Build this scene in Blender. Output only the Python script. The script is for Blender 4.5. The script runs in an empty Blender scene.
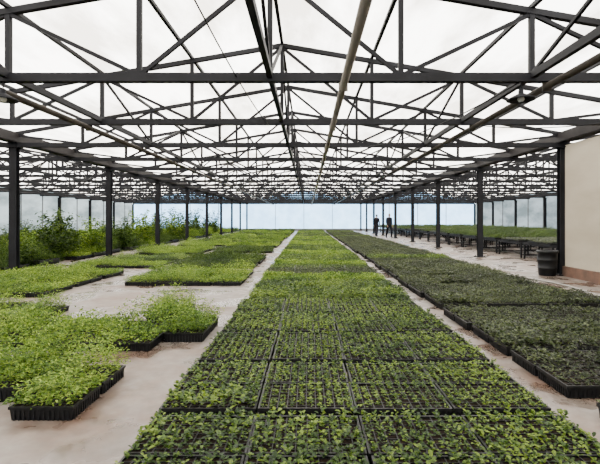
import bpy, math, random
import numpy as np
from mathutils import Vector, Matrix
random.seed(3)
S=5.34; CH=3.24; XL=-7.32; XR=6.33; BW=13.65; YEND=S*10.1; Y0=-5.0
C=bpy.context.scene.collection

# ------------------------------------------------------------ materials
def mat(name):
    m=bpy.data.materials.new(name); m.use_nodes=True
    nt=m.node_tree; b=nt.nodes['Principled BSDF']
    return m,nt,b
def simple(name,col,rough=.6,metal=0.,noise=0.,scale=8.,spec=.5):
    m,nt,b=mat(name)
    b.inputs['Roughness'].default_value=rough; b.inputs['Metallic'].default_value=metal; b.inputs['Specular IOR Level'].default_value=spec
    tc=nt.nodes.new('ShaderNodeTexCoord'); n=nt.nodes.new('ShaderNodeTexNoise'); n.inputs['Scale'].default_value=scale
    n.inputs['Detail'].default_value=5
    nt.links.new(tc.outputs['Object'],n.inputs['Vector'])
    r=nt.nodes.new('ShaderNodeValToRGB')
    a=[max(0,c*(1-noise)) for c in col]; d=[min(1,c*(1+noise)) for c in col]
    r.color_ramp.elements[0].position=.35; r.color_ramp.elements[1].position=.65
    r.color_ramp.elements[0].color=(*a,1); r.color_ramp.elements[1].color=(*d,1)
    nt.links.new(n.outputs['Fac'],r.inputs['Fac']); nt.links.new(r.outputs['Color'],b.inputs['Base Color'])
    return m
def leafmat(name,c1,c2,c3,rough=.38,trans=.4,spec=.25):
    m,nt,b=mat(name)
    g=nt.nodes.new('ShaderNodeNewGeometry'); r=nt.nodes.new('ShaderNodeValToRGB')
    e=r.color_ramp.elements; e[0].color=(*c1,1); e[1].color=(*c3,1); e.new(.5).color=(*c2,1)
    oi=nt.nodes.new('ShaderNodeTexNoise'); oi.inputs['Scale'].default_value=.9; oi.inputs['Detail'].default_value=4; oi.inputs['Roughness'].default_value=.6
    nt.links.new(g.outputs['Position'],oi.inputs['Vector'])
    ma=nt.nodes.new('ShaderNodeMath'); ma.operation='MULTIPLY_ADD'; ma.inputs[1].default_value=2.3 
    nt.links.new(oi.outputs['Fac'],ma.inputs[0])
    mb=nt.nodes.new('ShaderNodeMath'); mb.operation='MULTIPLY_ADD'; mb.inputs[1].default_value=1.1; mb.inputs[2].default_value=-1.22
    nt.links.new(g.outputs['Random Per Island'],mb.inputs[0]); nt.links.new(mb.outputs[0],ma.inputs[2])
    nt.links.new(ma.outputs[0],r.inputs['Fac']); nt.links.new(r.outputs['Color'],b.inputs['Base Color'])
    b.inputs['Roughness'].default_value=rough; b.inputs['Specular IOR Level'].default_value=spec
    t=nt.nodes.new('ShaderNodeBsdfTranslucent')
    tm=nt.nodes.new('ShaderNodeMixRGB'); tm.blend_type='MULTIPLY'; tm.inputs[0].default_value=1; tm.inputs[2].default_value=(1.3,1.3,.9,1)
    nt.links.new(r.outputs['Color'],tm.inputs[1]); nt.links.new(tm.outputs[0],t.inputs['Color'])
    mx=nt.nodes.new('ShaderNodeMixShader'); mx.inputs[0].default_value=trans
    nt.links.new(b.outputs[0],mx.inputs[1]); nt.links.new(t.outputs[0],mx.inputs[2])
    nt.links.new(mx.outputs[0],nt.nodes['Material Output'].inputs['Surface'])
    return m
def filmmat(name,c1,c2,dif=.15,sc=(.5,.16,.5)):
    m,nt,b=mat(name)
    tc=nt.nodes.new('ShaderNodeTexCoord'); mp=nt.nodes.new('ShaderNodeMapping'); mp.inputs['Scale'].default_value=sc
    n=nt.nodes.new('ShaderNodeTexNoise'); n.inputs['Scale'].default_value=1.6; n.inputs['Detail'].default_value=8; n.inputs['Roughness'].default_value=.6
    nt.links.new(tc.outputs['Object'],mp.inputs[0]); nt.links.new(mp.outputs[0],n.inputs['Vector'])
    r=nt.nodes.new('ShaderNodeValToRGB'); r.color_ramp.elements[0].position=.38; r.color_ramp.elements[1].position=.6
    r.color_ramp.elements[0].color=(*c1,1); r.color_ramp.elements[1].color=(*c2,1)
    nt.links.new(n.outputs['Fac'],r.inputs['Fac'])
    t=nt.nodes.new('ShaderNodeBsdfTranslucent'); nt.links.new(r.outputs['Color'],t.inputs['Color'])
    d=nt.nodes.new('ShaderNodeBsdfDiffuse'); nt.links.new(r.outputs['Color'],d.inputs['Color'])
    mx=nt.nodes.new('ShaderNodeMixShader'); mx.inputs[0].default_value=dif
    nt.links.new(t.outputs[0],mx.inputs[1]); nt.links.new(d.outputs[0],mx.inputs[2])
    nt.links.new(mx.outputs[0],nt.nodes['Material Output'].inputs['Surface'])
    return m
M_steel=simple('dark_painted_steel',(.006,.006,.0075),.7,0,.3,3,.15)
M_steel2=simple('brown_grey_steel',(.014,.012,.012),.7,0,.3,3,.15)
M_pipe=simple('brown_pipe',(.030,.024,.018),.6,0,.15,2,.2)
M_pipe2=simple('pale_pipe',(.20,.18,.155),.6,0,.15,2,.2)
M_roof=filmmat('roof_film',(.48,.445,.395),(.93,.90,.85),.15,(.7,.2,.5))
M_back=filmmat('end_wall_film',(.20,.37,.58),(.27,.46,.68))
M_side=filmmat('side_wall_film',(.11,.14,.145),(.24,.29,.30))
M_curt=filmmat('beige_curtain_film',(.27,.235,.18),(.34,.30,.235))
M_kerb=simple('rusty_kerb',(.09,.045,.027),.8,0,.3,4)
M_tray=simple('black_tray_plastic',(.004,.004,.0045),.5,0,.2,10,.2)
M_rim=simple('worn_tray_rim',(.006,.006,.006),.5,0,.4,20,.15)
M_soil=simple('potting_soil',(.009,.006,.004),.9,0,.5,60,.05)
M_leafA=leafmat('seedling_leaf',(.010,.025,.003),(.036,.070,.007),(.125,.18,.018))
M_leafD=leafmat('dark_seedling_leaf',(.014,.014,.008),(.023,.036,.012),(.075,.092,.038))
M_leafB=leafmat('bright_herb_leaf',(.028,.062,.006),(.080,.140,.015),(.20,.27,.040),.5,.4,.15)
M_leafW=leafmat('shrub_leaf',(.008,.020,.003),(.024,.048,.006),(.065,.098,.015),.5,.35,.12)
M_stem=simple('green_stem',(.03,.055,.01),.6)

# floor
m,nt,b=mat('wet_muddy_concrete'); M_floor=m
tc=nt.nodes.new('ShaderNodeTexCoord')
def noise(sc,det=6,rg=.55):
    n=nt.nodes.new('ShaderNodeTexNoise'); n.inputs['Scale'].default_value=sc; n.inputs['Detail'].default_value=det; n.inputs['Roughness'].default_value=rg
    nt.links.new(tc.outputs['Object'],n.inputs['Vector']); return n
def ramp(src,p0,p1,c0,c1):
    r=nt.nodes.new('ShaderNodeValToRGB'); r.color_ramp.elements[0].position=p0; r.color_ramp.elements[1].position=p1
    r.color_ramp.elements[0].color=(*c0,1); r.color_ramp.elements[1].color=(*c1,1); nt.links.new(src.outputs['Fac'],r.inputs['Fac']); return r
base=ramp(noise(5,8,.7),.35,.7,(.10,.086,.074),(.18,.158,.138))
mud=ramp(noise(.8,9,.65),.44,.62,(0,0,0),(.85,.85,.85))
mudc=ramp(noise(9,8,.7),.3,.7,(.060,.033,.021),(.12,.071,.048))
mx=nt.nodes.new('ShaderNodeMixRGB'); nt.links.new(mud.outputs[0],mx.inputs[0]); nt.links.new(base.outputs[0],mx.inputs[1]); nt.links.new(mudc.outputs[0],mx.inputs[2])
wet=ramp(noise(1.3,4,.55),.47,.58,(0,0,0),(1,1,1))
mw=nt.nodes.new('ShaderNodeMixRGB'); mw.blend_type='MULTIPLY'; mw.inputs[2].default_value=(.62,.59,.57,1)
nt.links.new(wet.outputs[0],mw.inputs[0]); nt.links.new(mx.outputs[0],mw.inputs[1]); nt.links.new(mw.outputs[0],b.inputs['Base Color'])
rr=nt.nodes.new('ShaderNodeMapRange'); rr.inputs[3].default_value=.65; rr.inputs[4].default_value=.16
nt.links.new(wet.outputs[0],rr.inputs[0]); nt.links.new(rr.outputs[0],b.inputs['Roughness'])
b.inputs['Specular IOR Level'].default_value=.35
bp=nt.nodes.new('ShaderNodeBump'); bp.inputs['Strength'].default_value=.06; nt.links.new(noise(14).outputs['Fac'],bp.inputs['Height']); nt.links.new(bp.outputs[0],b.inputs['Normal'])

# ------------------------------------------------------------ mesh helpers
class MB:
    def __init__(s): s.v=[]; s.f=[]; s.m=[]
    def box(s,x0,y0,z0,x1,y1,z1,mi=0,top=0.):
        k=len(s.v); t=top
        s.v+=[(x0,y0,z0),(x1,y0,z0),(x1,y1,z0),(x0,y1,z0),(x0-t,y0-t,z1),(x1+t,y0-t,z1),(x1+t,y1+t,z1),(x0-t,y1+t,z1)]
        s.f+=[(k,k+3,k+2,k+1),(k+4,k+5,k+6,k+7),(k,k+1,k+5,k+4),(k+1,k+2,k+6,k+5),(k+2,k+3,k+7,k+6),(k+3,k,k+4,k+7)]; s.m+=[mi]*6
    def bar(s,a,b,w,h=None,mi=0):
        h=h or w; a=Vector(a); b=Vector(b); d=(b-a).normalized()
        up=Vector((0,1,0)) if abs(d.y)<.9 else Vector((0,0,1))
        x=d.cross(up).normalized()*(w/2); y=x.cross(d).normalized()*(h/2); k=len(s.v)
        for p in (a,b):
            for q in (-x-y,x-y,x+y,-x+y): s.v.append(tuple(p+q))
        s.f+=[(k,k+1,k+2,k+3),(k+7,k+6,k+5,k+4)]+[(k+i,k+4+i,k+4+(i+1)%4,k+(i+1)%4) for i in range(4)]; s.m+=[mi]*6
    def tube(s,pts,r,n=8,mi=0):
        k=len(s.v); P=[Vector(p) for p in pts]; 
        rs=r if isinstance(r,(list,tuple)) else [r]*len(P)
        for i,p in enumerate(P):
            d=(P[min(i+1,len(P)-1)]-P[max(i-1,0)]).normalized()
            up=Vector((0,0,1)) if abs(d.z)<.9 else Vector((1,0,0))
            x=d.cross(up).normalized(); y=x.cross(d)
            for j in range(n):
                a=2*math.pi*j/n; s.v.append(tuple(p+(x*math.cos(a)+y*math.sin(a))*rs[i]))
        for i in range(len(P)-1):
            for j in range(n):
                s.f.append((k+i*n+j,k+i*n+(j+1)%n,k+(i+1)*n+(j+1)%n,k+(i+1)*n+j)); s.m.append(mi)
        s.f.append(tuple(k+j for j in range(n))[::-1]); s.f.append(tuple(k+(len(P)-1)*n+j for j in range(n))); s.m+=[mi,mi]
    def lathe(s,prof,cx=0,cy=0,n=20,mi=0):
        k=len(s.v)
        for r,z in prof:
            for j in range(n):
                a=2*math.pi*j/n; s.v.append((cx+r*math.cos(a),cy+r*math.sin(a),z))
        for i in range(len(prof)-1):
            for j in range(n):
                s.f.append((k+i*n+j,k+i*n+(j+1)%n,k+(i+1)*n+(j+1)%n,k+(i+1)*n+j)); s.m.append(mi)
    def leaves(s,P,yaw,pitch,L,W,mi=0,droop=.25):
        P=np.asarray(P,float); n=len(P)
        if n==0: return
        cy,sy,cp,sp=np.cos(yaw),np.sin(yaw),np.cos(pitch),np.sin(pitch)
        d=np.stack([cy*cp,sy*cp,sp],1); sd=np.stack([-sy,cy,0*cy],1); u=np.stack([-cy*sp,-sy*sp,cp],1)
        L=L[:,None]; W=W[:,None]; z=np.array([[0,0,1.]])
        v=np.stack([P, P+d*.35*L+sd*W+u*.25*W, P+d*.75*L+sd*.8*W+u*.2*W-z*droop*.4*L, P+d*L-z*droop*L,
                    P+d*.75*L-sd*.8*W+u*.2*W-z*droop*.4*L, P+d*.35*L-sd*W+u*.25*W],1).reshape(-1,3)
        k=len(s.v); s.v+=v.tolist()
        for i in range(n):
            q=k+6*i; s.f.append((q,q+1,q+2,q+3)); s.f.append((q,q+3,q+4,q+5))
        s.m+=[mi]*(2*n)
    def mesh(s,name,mats,smooth=False):
        me=bpy.data.meshes.new(name); me.from_pydata(s.v,[],s.f)
        for m in mats: me.materials.append(m)
        me.polygons.foreach_set('material_index',s.m)
        if smooth: me.polygons.foreach_set('use_smooth',[True]*len(s.f))
        me.update(); return me
def obj(name,me,loc=(0,0,0),rz=0,sc=(1,1,1),parent=None):
    o=bpy.data.objects.new(name,me); C.objects.link(o); o.location=loc; o.rotation_euler=(0,0,rz); o.scale=sc
    if parent: o.parent=parent
    return o
def empty(name,loc=(0,0,0)):
    return obj(name,None,loc)

# ------------------------------------------------------------ shell
b_=MB(); b_.box(-60,-12,-.2,60,90,-.012); obj('ground',b_.mesh('ground',[simple('red_earth',(.16,.10,.06),.9,0,.3,1)]))
b_=MB(); b_.box(XL-BW-.2,Y0-.2,-.1,XR+BW+.2,YEND+.2,0); obj('floor',b_.mesh('floor',[M_floor]))
RISE=1.45; EAVE=.28
def topz(t):
    return CH+EAVE+(RISE-EAVE)*(1-abs(2*t-1))
rf=MB()
for bay in (-1,0,1):
    x0=XL+bay*BW; xs=[x0,x0+BW/2,x0+BW]; zs=[topz(0)+.1,topz(.5)+.1,topz(1)+.1]
    for i in range(2):
        k=len(rf.v); rf.v+=[(xs[i],Y0,zs[i]),(xs[i+1],Y0,zs[i+1]),(xs[i+1],YEND+.1,zs[i+1]),(xs[i],YEND+.1,zs[i])]; rf.f.append((k,k+1,k+2,k+3)); rf.m.append(0)
obj('ceiling',rf.mesh('ceiling',[M_roof]))
def wall(name,a,b,z0,z1,mt):
    w=MB(); w.v=[(a[0],a[1],z0),(b[0],b[1],z0),(b[0],b[1],z1),(a[0],a[1],z1)]; w.f=[(0,1,2,3)]; w.m=[0]; return obj(name,w.mesh(name,[mt]))
XA=XL-BW; XB=XR+BW
def endwall(name,y,mt):
    w=MB(); 
    for bay in (-1,0,1):
        x0=XL+bay*BW; k=len(w.v)
        w.v+=[(x0,y,0),(x0+BW,y,0),(x0+BW,y,topz(1)+.1),(x0+BW/2,y,topz(.5)+.1),(x0,y,topz(0)+.1)]; w.f.append((k,k+1,k+2,k+3,k+4)); w.m.append(0)
    obj(name,w.mesh(name,[mt]))
endwall('wall_back',YEND+.15,M_back); endwall('wall_front',Y0,M_side)
wall('wall_left',(XA-.15,Y0),(XA-.15,YEND+.15),0,topz(0)+.1,M_side)
wall('wall_right',(XB+.15,Y0),(XB+.15,YEND+.15),0,topz(0)+.1,M_side)
wall('wall_partition_curtain',(XR+.02,Y0),(XR+.02,S*2.1-.1),.22,CH-.02,M_curt)
k_=MB(); k_.box(XR-.06,Y0+.05,0,XR+.08,S*2.1-.12,.24); 
for yy in np.arange(Y0+1,S*2.1,1.9): k_.box(XR+.03,yy-.02,.24,XR+.07,yy+.02,CH,0)
obj('baseboard_partition',k_.mesh('kerb',[M_kerb]))
k_=MB(); k_.box(XA-.1,Y0+.1,0,XA-.0,YEND,.35); k_.box(XB+0,Y0+.1,0,XB+.1,YEND,.35); k_.box(XA,YEND,0,XB,YEND+.1,.25)
for yy in np.arange(1,YEND,S/2):
    k_.box(XA-.12,yy-.03,.35,XA-.06,yy+.03,CH+.3); k_.box(XB+.06,yy-.03,.35,XB+.12,yy+.03,CH+.3)
for xx in np.arange(XA+BW/4,XB,BW/4): k_.box(xx-.03,YEND+.03,.25,xx+.03,YEND+.09,CH+.2)
obj('baseboard_outer',k_.mesh('rail',[simple('grey_block',(.10,.10,.10),.8,0,.2,3)]))

# columns
cb=MB(); w=.17
cb.box(-w/2,-w/2,0,w/2,-w/2+.015,CH-.04); cb.box(-w/2,w/2-.015,0,w/2,w/2,CH-.04); cb.box(-.02,-w/2+.015,0,.02,w/2-.015,CH-.04)
cb.box(-.17,-.17,0,.17,.17,.03); cb.box(-.14,-.14,CH-.07,.14,.14,CH-.045)
for sx in(-1,1):
    for sy in(-1,1): cb.box(sx*.12-.015,sy*.12-.015,.03,sx*.12+.015,sy*.12+.015,.06)
cme=cb.mesh('column',[M_steel])
for n in range(0,11):
    for X in (XA,XL,XR,XB): obj('steel_column',cme,(X,S*(n+.1),0))

# truss
tb=MB(); N=8; P=BW/N
tb.bar((0,0,CH),(BW,0,CH),.11,.11)
for i in range(2):
    tb.bar((i*BW/2,0,topz(i*.5)),((i+1)*BW/2,0,topz((i+1)*.5)),.08,.08)
for k in range(N+1):
    tb.bar((k*P,0,CH),(k*P,0,topz(k/N)),.065)
for k in range(1,N,2):
    tb.bar((k*P,0,CH+.03),((k-1)*P,0,topz((k-1)/N)-.03),.05)
    tb.bar((k*P,0,CH+.03),((k+1)*P,0,topz((k+1)/N)-.03),.05)
tme=tb.mesh('truss',[M_steel])
for j in range(0,21):
    y=S*(.1+.5*j)
    for bay in(-1,0,1): obj('roof_truss',tme,(XL+bay*BW,y,0))
lb=MB()
for bay in(-1,0,1):
    x0=XL+bay*BW
    for k in range(1,N):
        lb.bar((x0+k*P,Y0+.1,topz(k/N)+.06),(x0+k*P,YEND,topz(k/N)+.06),.055,.055)
    for k in (2,4,6): lb.bar((x0+k*P,Y0+.1,CH+.03),(x0+k*P,YEND,CH+.03),.07,.09)
    for j in range(0,20):
        y=S*(.1+.5*j); y2=y+S*.5
        for k in (2,4,6):
            a=(x0+k*P,y,CH+.05); c=(x0+k*P,y2,topz(k/N)); 
            if j%2: a=(x0+k*P,y2,CH+.05); c=(x0+k*P,y,topz(k/N))
            lb.bar(a,c,.04)
obj('roof_purlins',lb.mesh('purlins',[M_steel]))
gb=MB()
for X in (XA,XL,XR,XB):
    gb.box(X-.13,Y0+.1,CH+.06,X-.11,YEND,CH+.30); gb.box(X+.11,Y0+.1,CH+.06,X+.13,YEND,CH+.30); gb.box(X-.13,Y0+.1,CH+.055,X+.13,YEND,CH+.075)
obj('roof_gutters',gb.mesh('gutters',[M_steel2]))
for X,r,mt in ((XL+2*P-.25,.05,M_pipe),(.46,.05,M_pipe2),(XL+6*P+.2,.045,M_pipe)):
    pb=MB()
    pb.tube([(X,Y0+.2,CH-.11),(X,YEND-.2,CH-.11)],r,10)
    for j in range(21):
        y=S*(.1+.5*j); pb.box(X-r-.01,y-.02,CH-.17,X+r+.01,y+.02,CH-.05,0)
    obj('irrigation_pipe',pb.mesh('pipes',[mt],True))
def cable(a,b,sag,r=.010):
    cbm=MB(); a=Vector(a);b=Vector(b); cbm.tube([a.lerp(b,t/16)-Vector((0,0,sag*4*(t/16)*(1-t/16))) for t in range(17)],r,6)
    obj('electric_cable',cbm.mesh('cables',[M_steel],True))
cable((2.75,S*1.1,CH-.06),(.9,S*2.1,CH-.06),.25); cable((6.1,S*1.1,CH-.06),(3.2,S*1.6,CH-.06),.25)
cable((-1.1,S*.6,CH+.3),(-.75,S*1.6,CH-.06),.12)
hb=MB(); hb.lathe([(.001,0),(.03,0),(.035,-.06),(.05,-.07),(.17,-.13),(.18,-.15),(.165,-.15),(.05,-.10),(.001,-.10)],n=24)
hb.tube([(0,0,-.01),(0,0,.1)],.008,6); hb.lathe([(.001,-.17),(.03,-.165),(.045,-.14),(.035,-.11),(.02,-.10)],n=16,mi=1)
hme=hb.mesh('lamp',[M_steel,simple('lamp_glass',(.7,.7,.68),.2)],True)
for X,n in ((2.78,1.1),(-3.98,1.1),(2.78,3.1),(-3.98,3.1)): obj('hanging_lamp',hme,(X,S*n,CH-.14))

# ------------------------------------------------------------ trays + plants
def block(name,nx,ny,tw,td,cx,cy,kind,seed,leaf,gap=.012,H=.10,hk=1.,nl=24,ls=1.):
    R=np.random.RandomState(seed); mb=MB(); PP=[];Y=[];PI=[];LL=[];WW=[]
    gx,gy=R.rand(2)*6
    for i in range(nx):
        for j in range(ny):
            jx,jy=R.uniform(-.007,.007,2)
            x0=i*(tw+gap)+jx; y0=j*(td+gap)+jy; x1=x0+tw; y1=y0+td
            mb.box(x0+.015,y0+.015,.0,x1-.015,y1-.015,H-.018,0,.008)
            for q in range(cx*2):
                xx=x0+.02+(tw-.04)*(q+.5)/(cx*2)
                if j==0: mb.box(xx-.006,y0+.004,.004,xx+.006,y0+.02,H-.02,0)
            for q in range(cy*2):
                yy=y0+.02+(td-.04)*(q+.5)/(cy*2)
                if i==0: mb.box(x0+.004,yy-.006,.004,x0+.02,yy+.006,H-.02,0)
                if i==nx-1: mb.box(x1-.02,yy-.006,.004,x1-.004,yy+.006,H-.02,0)
            for (a,b2,c,d) in ((x0,y0,x1,y0+.014),(x0,y1-.014,x1,y1),(x0,y0+.014,x0+.014,y1-.014),(x1-.014,y0+.014,x1,y1-.014)):
                mb.box(a,b2,H-.025,c,d,H,1)
            for q in range(1,cx): xx=x0+tw*q/cx; mb.box(xx-.003,y0+.014,H-.015,xx+.003,y1-.014,H-.006,1)
            for q in range(1,cy): yy=y0+td*q/cy; mb.box(x0+.014,yy-.003,H-.014,x1-.014,yy+.003,H-.007,1)
            k=len(mb.v); z=H-.013; mb.v+=[(x0+.01,y0+.01,z),(x1-.01,y0+.01,z),(x1-.01,y1-.01,z),(x0+.01,y1-.01,z)]; mb.f.append((k,k+1,k+2,k+3)); mb.m.append(2)
            vig=R.uniform(.78,1.22)
            if kind=='herb': vig=R.uniform(.55,1.4)
            for a in range(cx):
                for c in range(cy):
                    px=x0+tw*(a+.5)/cx; py=y0+td*(c+.5)/cy
                    if kind=='seed':
                        if R.rand()<.06: continue
                        n=R.randint(8,14); g=R.uniform(.7,1.35)*vig
                        yw=R.rand()*6.28+np.arange(n)*2.4; h=R.uniform(.02,.055)*g
                        for q in range(n):
                            PP.append((px+R.normal(0,.009),py+R.normal(0,.009),H-.01+h*(.4+.7*q/n))); Y.append(yw[q]); PI.append(R.uniform(-.1,.8)+.3*q/n); LL.append(R.uniform(.021,.037)*g); WW.append(R.uniform(.007,.011)*g)
                    elif kind=='dense':
                        n=R.randint(14,20); g=R.uniform(.8,1.3)*vig
                        for q in range(n):
                            PP.append((px+R.normal(0,.018),py+R.normal(0,.018),H+R.uniform(-.005,.065)*g)); Y.append(R.rand()*6.28); PI.append(R.uniform(-.1,1.)); LL.append(R.uniform(.025,.045)*g); WW.append(R.uniform(.008,.013)*g)
                    elif kind=='herb':
                        ed=min(a+.5,cx-a-.5)/(cx/2); ed2=min(c+.5,cy-c-.5)/(cy/2); dome=.40+.80*(min(ed,.6)*min(ed2,.6))**.5
                        hh=hk*(.22+.07*math.sin(px*3.1+gx)+.06*math.sin(py*4.3+gy))*vig*R.uniform(.4,1.5)*dome
                        lx=(a+.5-cx/2)/(cx/2); ly=(c+.5-cy/2)/(cy/2)
                        for q in range(nl):
                            t=R.rand()**.65; sp=.010+.040*t
                            PP.append((px+R.normal(0,sp)+lx*.03*t,py+R.normal(0,sp)+ly*.03*t,H-.01+hh*t)); Y.append(R.rand()*6.28); PI.append(R.uniform(-.2,1.3)); LL.append(R.uniform(.026,.055)*ls); WW.append(R.uniform(.006,.012)*ls)
    mb.leaves(PP,np.array(Y),np.array(PI),np.array(LL),np.array(WW),3)
    return mb.mesh(name,[M_tray,M_rim,M_soil,leaf])
TW=.655
seedA=[block('seedrow',4,2,TW,.475,10,8,'seed',s,M_leafA,H=.12) for s in (1,2,3)]
seedD=[block('seedrow_dense',4,2,TW,.475,9,7,'dense',s,M_leafA) for s in (4,5)]
seedB=block('seedrow_bright',4,2,TW,.475,9,7,'dense',6,M_leafB)
seedK=[block('seedrow_dark',4,2,TW,.475,9,7,k,s,M_leafD) for s,k in ((7,'dense'),(8,'seed'),(9,'dense'))]
herb=[block('herbs',4,2,.6,.53,7,7,'herb',s,M_leafB) for s in (11,12,13)]
herbW=[block('herbs_dark',4,2,.6,.53,7,7,'herb',s,M_leafW) for s in (14,15)]
pot=[block('small_tray',1,2,.45,.44,6,6,'herb',s,M_leafB,H=.13,hk=1.2,nl=48,ls=.85) for s in (21,22,23)]

ctr=empty('seedling_tray_bed')
for r in range(-2,46):
    y=3.04+1.07*r
    if r<=3: me=seedA[(r+2)%3]
    elif r in (6,9,13): me=seedB
    else: me=random.choice(seedD+seedD+[seedA[r%3],seedK[0]]+([seedB,seedB] if r>8 else []))
    obj('tray_row',me,(-1.0+random.uniform(-.02,.02),y,0),0,(1,1,1),ctr)
rb=empty('seedling_tray_bed')
for r in range(-2,43):
    y=3.5+1.07*r+ (r//3)*.2
    if y>50: break
    me=random.choice(seedK+[seedD[0]] if r>8 else seedK)
    obj('tray_row',me,(2.0+random.uniform(-.05,.05),y,0),0,(1,1,1),rb)
lbed=empty('herb_tray_bed')
def H(x,y,me=None,sz=1.,p=None): obj('herb_tray_block',me or random.choice(herb),(x,y,0),0,(1,1,sz),p or lbed)
# block beside the path + a few small trays behind it
H(-4.1,4.75,herb[0],.9); H(-6.65,4.85,herb[2],.9); H(-6.9,6.1,herb[1],.7)
obj('herb_tray_small',pot[1],(-1.64,5.1,0),0,(1,1,.8),lbed)
obj('herb_tray_small',pot[2],(-2.15,5.95,0),0,(1,1,.85),lbed)
obj('herb_tray_small',pot[0],(-4.1,6.0,0),0,(1,1,.6),lbed)
# near small trays
obj('herb_tray_small',pot[0],(-2.08,3.12,0),0,(1,1,.75),lbed)
obj('herb_tray_small',pot[1],(-2.62,3.42,0),0,(1,1,.9),lbed); obj('herb_tray_small',pot[2],(-3.12,3.30,0),0,(1,1,.85),lbed)
obj('herb_tray_small',pot[1],(-3.62,3.42,0),0,(1,1,.9),lbed)
H(-3.85,9.4,herb[2],.75); H(-3.85,10.65,herb[0],.75)
for y in (8.0,9.25,10.5): H(-7.16,y,None,.8)
r=0; y=12.7
while y<51:
    for x in (-6.7,-3.95):
        if random.random()<.93: H(x+random.uniform(-.05,.05),y,random.choice(herb+herbW),random.uniform(.5,.9))
    y+=1.2; r+=1
    if r%3==0: y+=.9
lb2=empty('herb_tray_bed')
for y in (8.2,9.4,10.6,11.8): H(-10.4,y,herbW[0],1.2,lb2); 
for x in (-10.3,-13,-15.7,-18.6):
    y=13.2
    while y<51:
        H(x,y,random.choice(herb+herbW*3),random.uniform(1.0,1.8),lb2); y+=random.choice((1.25,1.25,2.1))
# shrubs
def shrub(seed,h=1.3):
    R=np.random.RandomState(seed); mb=MB(); PP=[];Y=[];PI=[];LL=[];WW=[]
    for s in range(15):
        a=R.rand()*6.28; sp=R.uniform(.15,.6); hh=h*R.uniform(.4,1.1); b0=(R.normal(0,.12),R.normal(0,.12),0)
        pts=[(b0[0]+math.cos(a)*sp*t**1.5,b0[1]+math.sin(a)*sp*t**1.5,hh*t) for t in np.linspace(0,1,6)]
        mb.tube(pts,[.012-.0018*i for i in range(6)],5,mi=0)
        for q in range(75):
            t=R.uniform(.1,1)**1.0; i=min(4,int(t*5)); 
            p=Vector(pts[i]).lerp(Vector(pts[i+1]),t*5-i)
            PP.append(tuple(p+Vector(R.normal(0,.05,3)))); Y.append(R.rand()*6.28); PI.append(R.uniform(-.3,1)); LL.append(R.uniform(.07,.15)); WW.append(R.uniform(.015,.03))
    mb.v=[(x,y,max(z,0.)) for x,y,z in mb.v]
    mb.leaves(PP,np.array(Y),np.array(PI),np.array(LL),np.array(WW),1,.4)
    return mb.mesh('shrub',[M_stem,M_leafB if seed==34 else M_leafW])
sh=[shrub(s) for s in (31,32,33,34)]
R=random.Random(5)
pos=[(-8.2,13.0,.8),(-8.3,14.6,1.1),(-8.5,15.8,1.25),(-9.2,16.2,1.3),(-9.9,15.3,.9),(-8.2,17.2,1.1),(-11.2,17,.9),(-14,18,.7),
     (-8.2,20,1.0),(-8.3,22.8,1.4),(-8.4,24.4,1.1),(-8.4,28,1.4),(-8.5,29.6,1.6),(-8.4,33,1.2),(-8.6,34.6,1.6),(-8.4,38,1.3),(-8.6,40.5,1.6),(-10,25,1.1),(-10.6,31,1.4),(-15,24,1.0),(-12,20.5,.9),(-9.5,21,1.1),(-9.2,27,1.3)]
for x,y,s in pos: obj('overgrown_shrub',R.choice(sh),(x,y,0),R.uniform(0,6.28),(s,s,s))

# benches in right bay
bb=MB()
for x in (.05,1.2,2.35):
    for y in (.05,1.9): bb.box(x-.025,y-.025,0,x+.025,y+.025,.5)
bb.box(0,0,.5,2.4,.05,.56); bb.box(0,1.9,.5,2.4,1.95,.56); bb.box(0,.05,.5,.05,1.9,.56); bb.box(2.35,.05,.5,2.4,1.9,.56)
for x in np.arange(.2,2.3,.16): bb.box(x-.008,.05,.53,x+.008,1.9,.545)
for y in (.05,1.9): bb.bar((.05,y,.12),(2.35,y,.12),.03); bb.bar((.05,y,.3),(2.35,y,.3),.02)
bme=bb.mesh('bench_frame',[M_steel])
for x in (7.6,10.4,13.2,16.0):
    y=14.0
    while y<50:
        e=empty('nursery_bench',(x,y,0)); obj('frame',bme,(0,0,0),0,(1,1,1),e)
        if R.random()<.9:
            o=obj('plant_trays',R.choice(herbW+seedK[:1]),(0.0,.1,.562),0,(.88,1.55,.7),e)
        y+=2.1

bq=MB(); bq.lathe([(.001,0),(.19,0),(.20,.02),(.215,.18),(.225,.19),(.215,.20),(.225,.38),(.235,.39),(.225,.40),(.23,.56),(.25,.57),(.25,.62),(.22,.62),(.21,.55),(.001,.54)],n=28)
obj('plastic_barrel',bq.mesh('barrel',[M_tray],True),(5.93,11.15,0))
hz=MB(); pts=[(5.1+.25*math.sin(t*.55)+.12*math.sin(t*1.7),5+t,.017) for t in np.arange(0,32,.4)]
hz.tube(pts,.016,8); obj('garden_hose',hz.mesh('hose',[simple('grey_hose',(.2,.19,.17),.5)],True))

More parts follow.
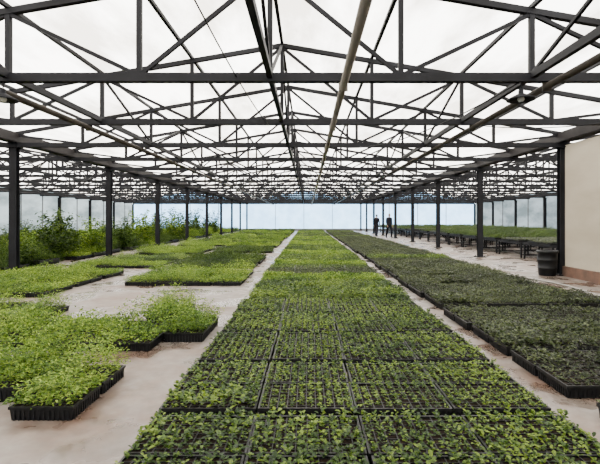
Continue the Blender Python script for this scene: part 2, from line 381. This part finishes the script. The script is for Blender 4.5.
# ------------------------------------------------------------ people
def skin_mesh(verts,edges,rad,root=0,sub=2):
    me=bpy.data.meshes.new('sk'); me.from_pydata(verts,edges,[]); o=bpy.data.objects.new('sk',me); C.objects.link(o)
    md=o.modifiers.new('s','SKIN'); 
    for i,r in enumerate(rad):
        me.skin_vertices[0].data[i].radius=(r,r) if not isinstance(r,tuple) else r
    me.skin_vertices[0].data[root].use_root=True
    o.modifiers.new('b','SUBSURF').levels=sub
    dg=bpy.context.evaluated_depsgraph_get(); dg.update(); ev=o.evaluated_get(dg); m2=ev.to_mesh()
    V=[tuple(v.co) for v in m2.vertices]; F=[tuple(p.vertices) for p in m2.polygons]; ev.to_mesh_clear()
    bpy.data.objects.remove(o); return V,F
M_skin=simple('skin',(.20,.11,.07),.5); M_hair=simple('dark_hair',(.008,.007,.006),.6); M_shoe=simple('shoe',(.012,.01,.01),.6)
def person(loc,rz,stride,topc,legc,sc=1.):
    v=[(0,0,.93),(0,.0,1.08),(0,.01,1.28),(0,0,1.43),(0,-.01,1.50),(0,-.03,1.56),
       (.09,0,.88),(.10,-stride*.5,.50),(.10,-stride*.55+.04,.10),(.10,-stride*.55-.12,.035),
       (-.09,0,.88),(-.10,stride*.35,.50),(-.10,stride*.75,.11),(-.10,stride*.75-.14,.035),
       (.17,0,1.40),(.22,.06,1.14),(.22,-.06,.90),(.22,-.09,.83),
       (-.17,0,1.40),(-.22,-.02,1.14),(-.21,-.14,.92),(-.21,-.17,.85)]
    e=[(0,1),(1,2),(2,3),(3,4),(4,5),(0,6),(6,7),(7,8),(8,9),(0,10),(10,11),(11,12),(12,13),(3,14),(14,15),(15,16),(16,17),(3,18),(18,19),(19,20),(20,21)]
    r=[(.17,.12),(.15,.11),(.18,.12),(.12,.09),.055,.05,.10,.075,.055,.04,.10,.075,.055,.04,.075,.055,.036,.03,.075,.055,.036,.03]
    V,F=skin_mesh(v,e,r)
    mb=MB(); mb.v+=V; mb.f+=F
    for f in F:
        c=sum((Vector(V[i]) for i in f),Vector())/len(f)
        arm=abs(c.x)>.185 and c.z<.93
        mb.m.append(2 if arm or c.z>1.475 else 3 if c.z<.085 else 1 if c.z<.95 else 0)
    for sx,(hx,hy,hz_) in ((1,(.22,-.09,.83)),(-1,(-.21,-.17,.85))):
        for q in range(4):
            L=(.065,.075,.07,.055)[q]; yy=hy-.025+.018*q
            mb.tube([(hx,yy,hz_),(hx-sx*.004,yy-.004,hz_-L*.6),(hx-sx*.018,yy-.008,hz_-L-.02)],[.0095,.0085,.007],6,2)
        mb.tube([(hx,hy-.02,hz_+.02),(hx-sx*.01,hy-.05,hz_-.01),(hx-sx*.015,hy-.055,hz_-.035)],[.011,.01,.008],6,2)
    n=18; k=len(mb.v); rings=14
    for i in range(rings+1):
        ph=math.pi*i/rings; z=math.cos(ph); rr_=math.sin(ph)
        for j in range(n):
            a=2*math.pi*j/n; x=math.cos(a)*rr_; y=math.sin(a)*rr_
            wd=.078*(1-.22*max(0,-z)); yy=y*.095*(1-.12*max(0,-z))
            if y<0 and abs(x)<.25 and -.25<z<.05: yy-=.014
            if y<0 and .1<abs(x)<.5 and 0<z<.25: yy+=.006
            if y<0 and z<-.75: yy-=.01
            mb.v.append((x*wd,-.035+yy,1.635+z*.115))
    for i in range(rings):
        for j in range(n):
            mb.f.append((k+i*n+j,k+(i+1)*n+j,k+(i+1)*n+(j+1)%n,k+i*n+(j+1)%n))
            z=math.cos(math.pi*(i+.5)/rings); y=math.sin(2*math.pi*(j+.5)/n)
            mb.m.append(4 if (z>.55 or (y>-.05 and z>-.45)) else 2)
    for sx in(-1,1):
        mb.tube([(sx*.076,-.03,1.66),(sx*.088,-.022,1.645),(sx*.084,-.025,1.615),(sx*.074,-.032,1.605)],[.008,.012,.010,.006],6,2)
        mb.tube([(sx*.03,-.118,1.648),(sx*.03,-.126,1.648)],[.011,.006],8,4)
    mb.tube([(-.022,-.120,1.585),(0,-.128,1.583),(.022,-.120,1.585)],[.004,.006,.004],6,5)
    me=mb.mesh('person',[simple('shirt',topc,.8,0,.2,6,.1),simple('trousers',legc,.8,0,.2,6,.1),M_skin,M_shoe,M_hair,simple('lips',(.25,.08,.06),.5)],True)
    zmin=min(p[2] for p in mb.v)
    return obj('person',me,(loc[0],loc[1],-zmin*sc),rz,(sc,sc,sc))
person((5.95,33.0,0),.3,.35,(.008,.008,.012),(.006,.006,.008),1.04)
person((5.45,35.8,0),2.6,.2,(.006,.006,.009),(.010,.010,.014),1.02)

# ------------------------------------------------------------ light
w=bpy.data.worlds.new('sky'); bpy.context.scene.world=w; w.use_nodes=True
bg=w.node_tree.nodes['Background']; bg.inputs[0].default_value=(.82,.90,1,1); bg.inputs[1].default_value=6.6
sl=bpy.data.lights.new('sun','SUN'); sl.energy=30; sl.angle=.05; sl.color=(1,.93,.82)
so=bpy.data.objects.new('sun',sl); C.objects.link(so); so.rotation_euler=(math.radians(-40),0,math.radians(15)); so.location=(0,20,20)

cam=bpy.data.cameras.new('camera'); co=bpy.data.objects.new('camera',cam); C.objects.link(co)
co.location=(0,0,1.4); co.rotation_euler=(math.pi/2,0,0); cam.lens=27; cam.sensor_width=36; cam.shift_x=-8/600; cam.shift_y=-13/600; cam.clip_end=300
bpy.context.scene.camera=co
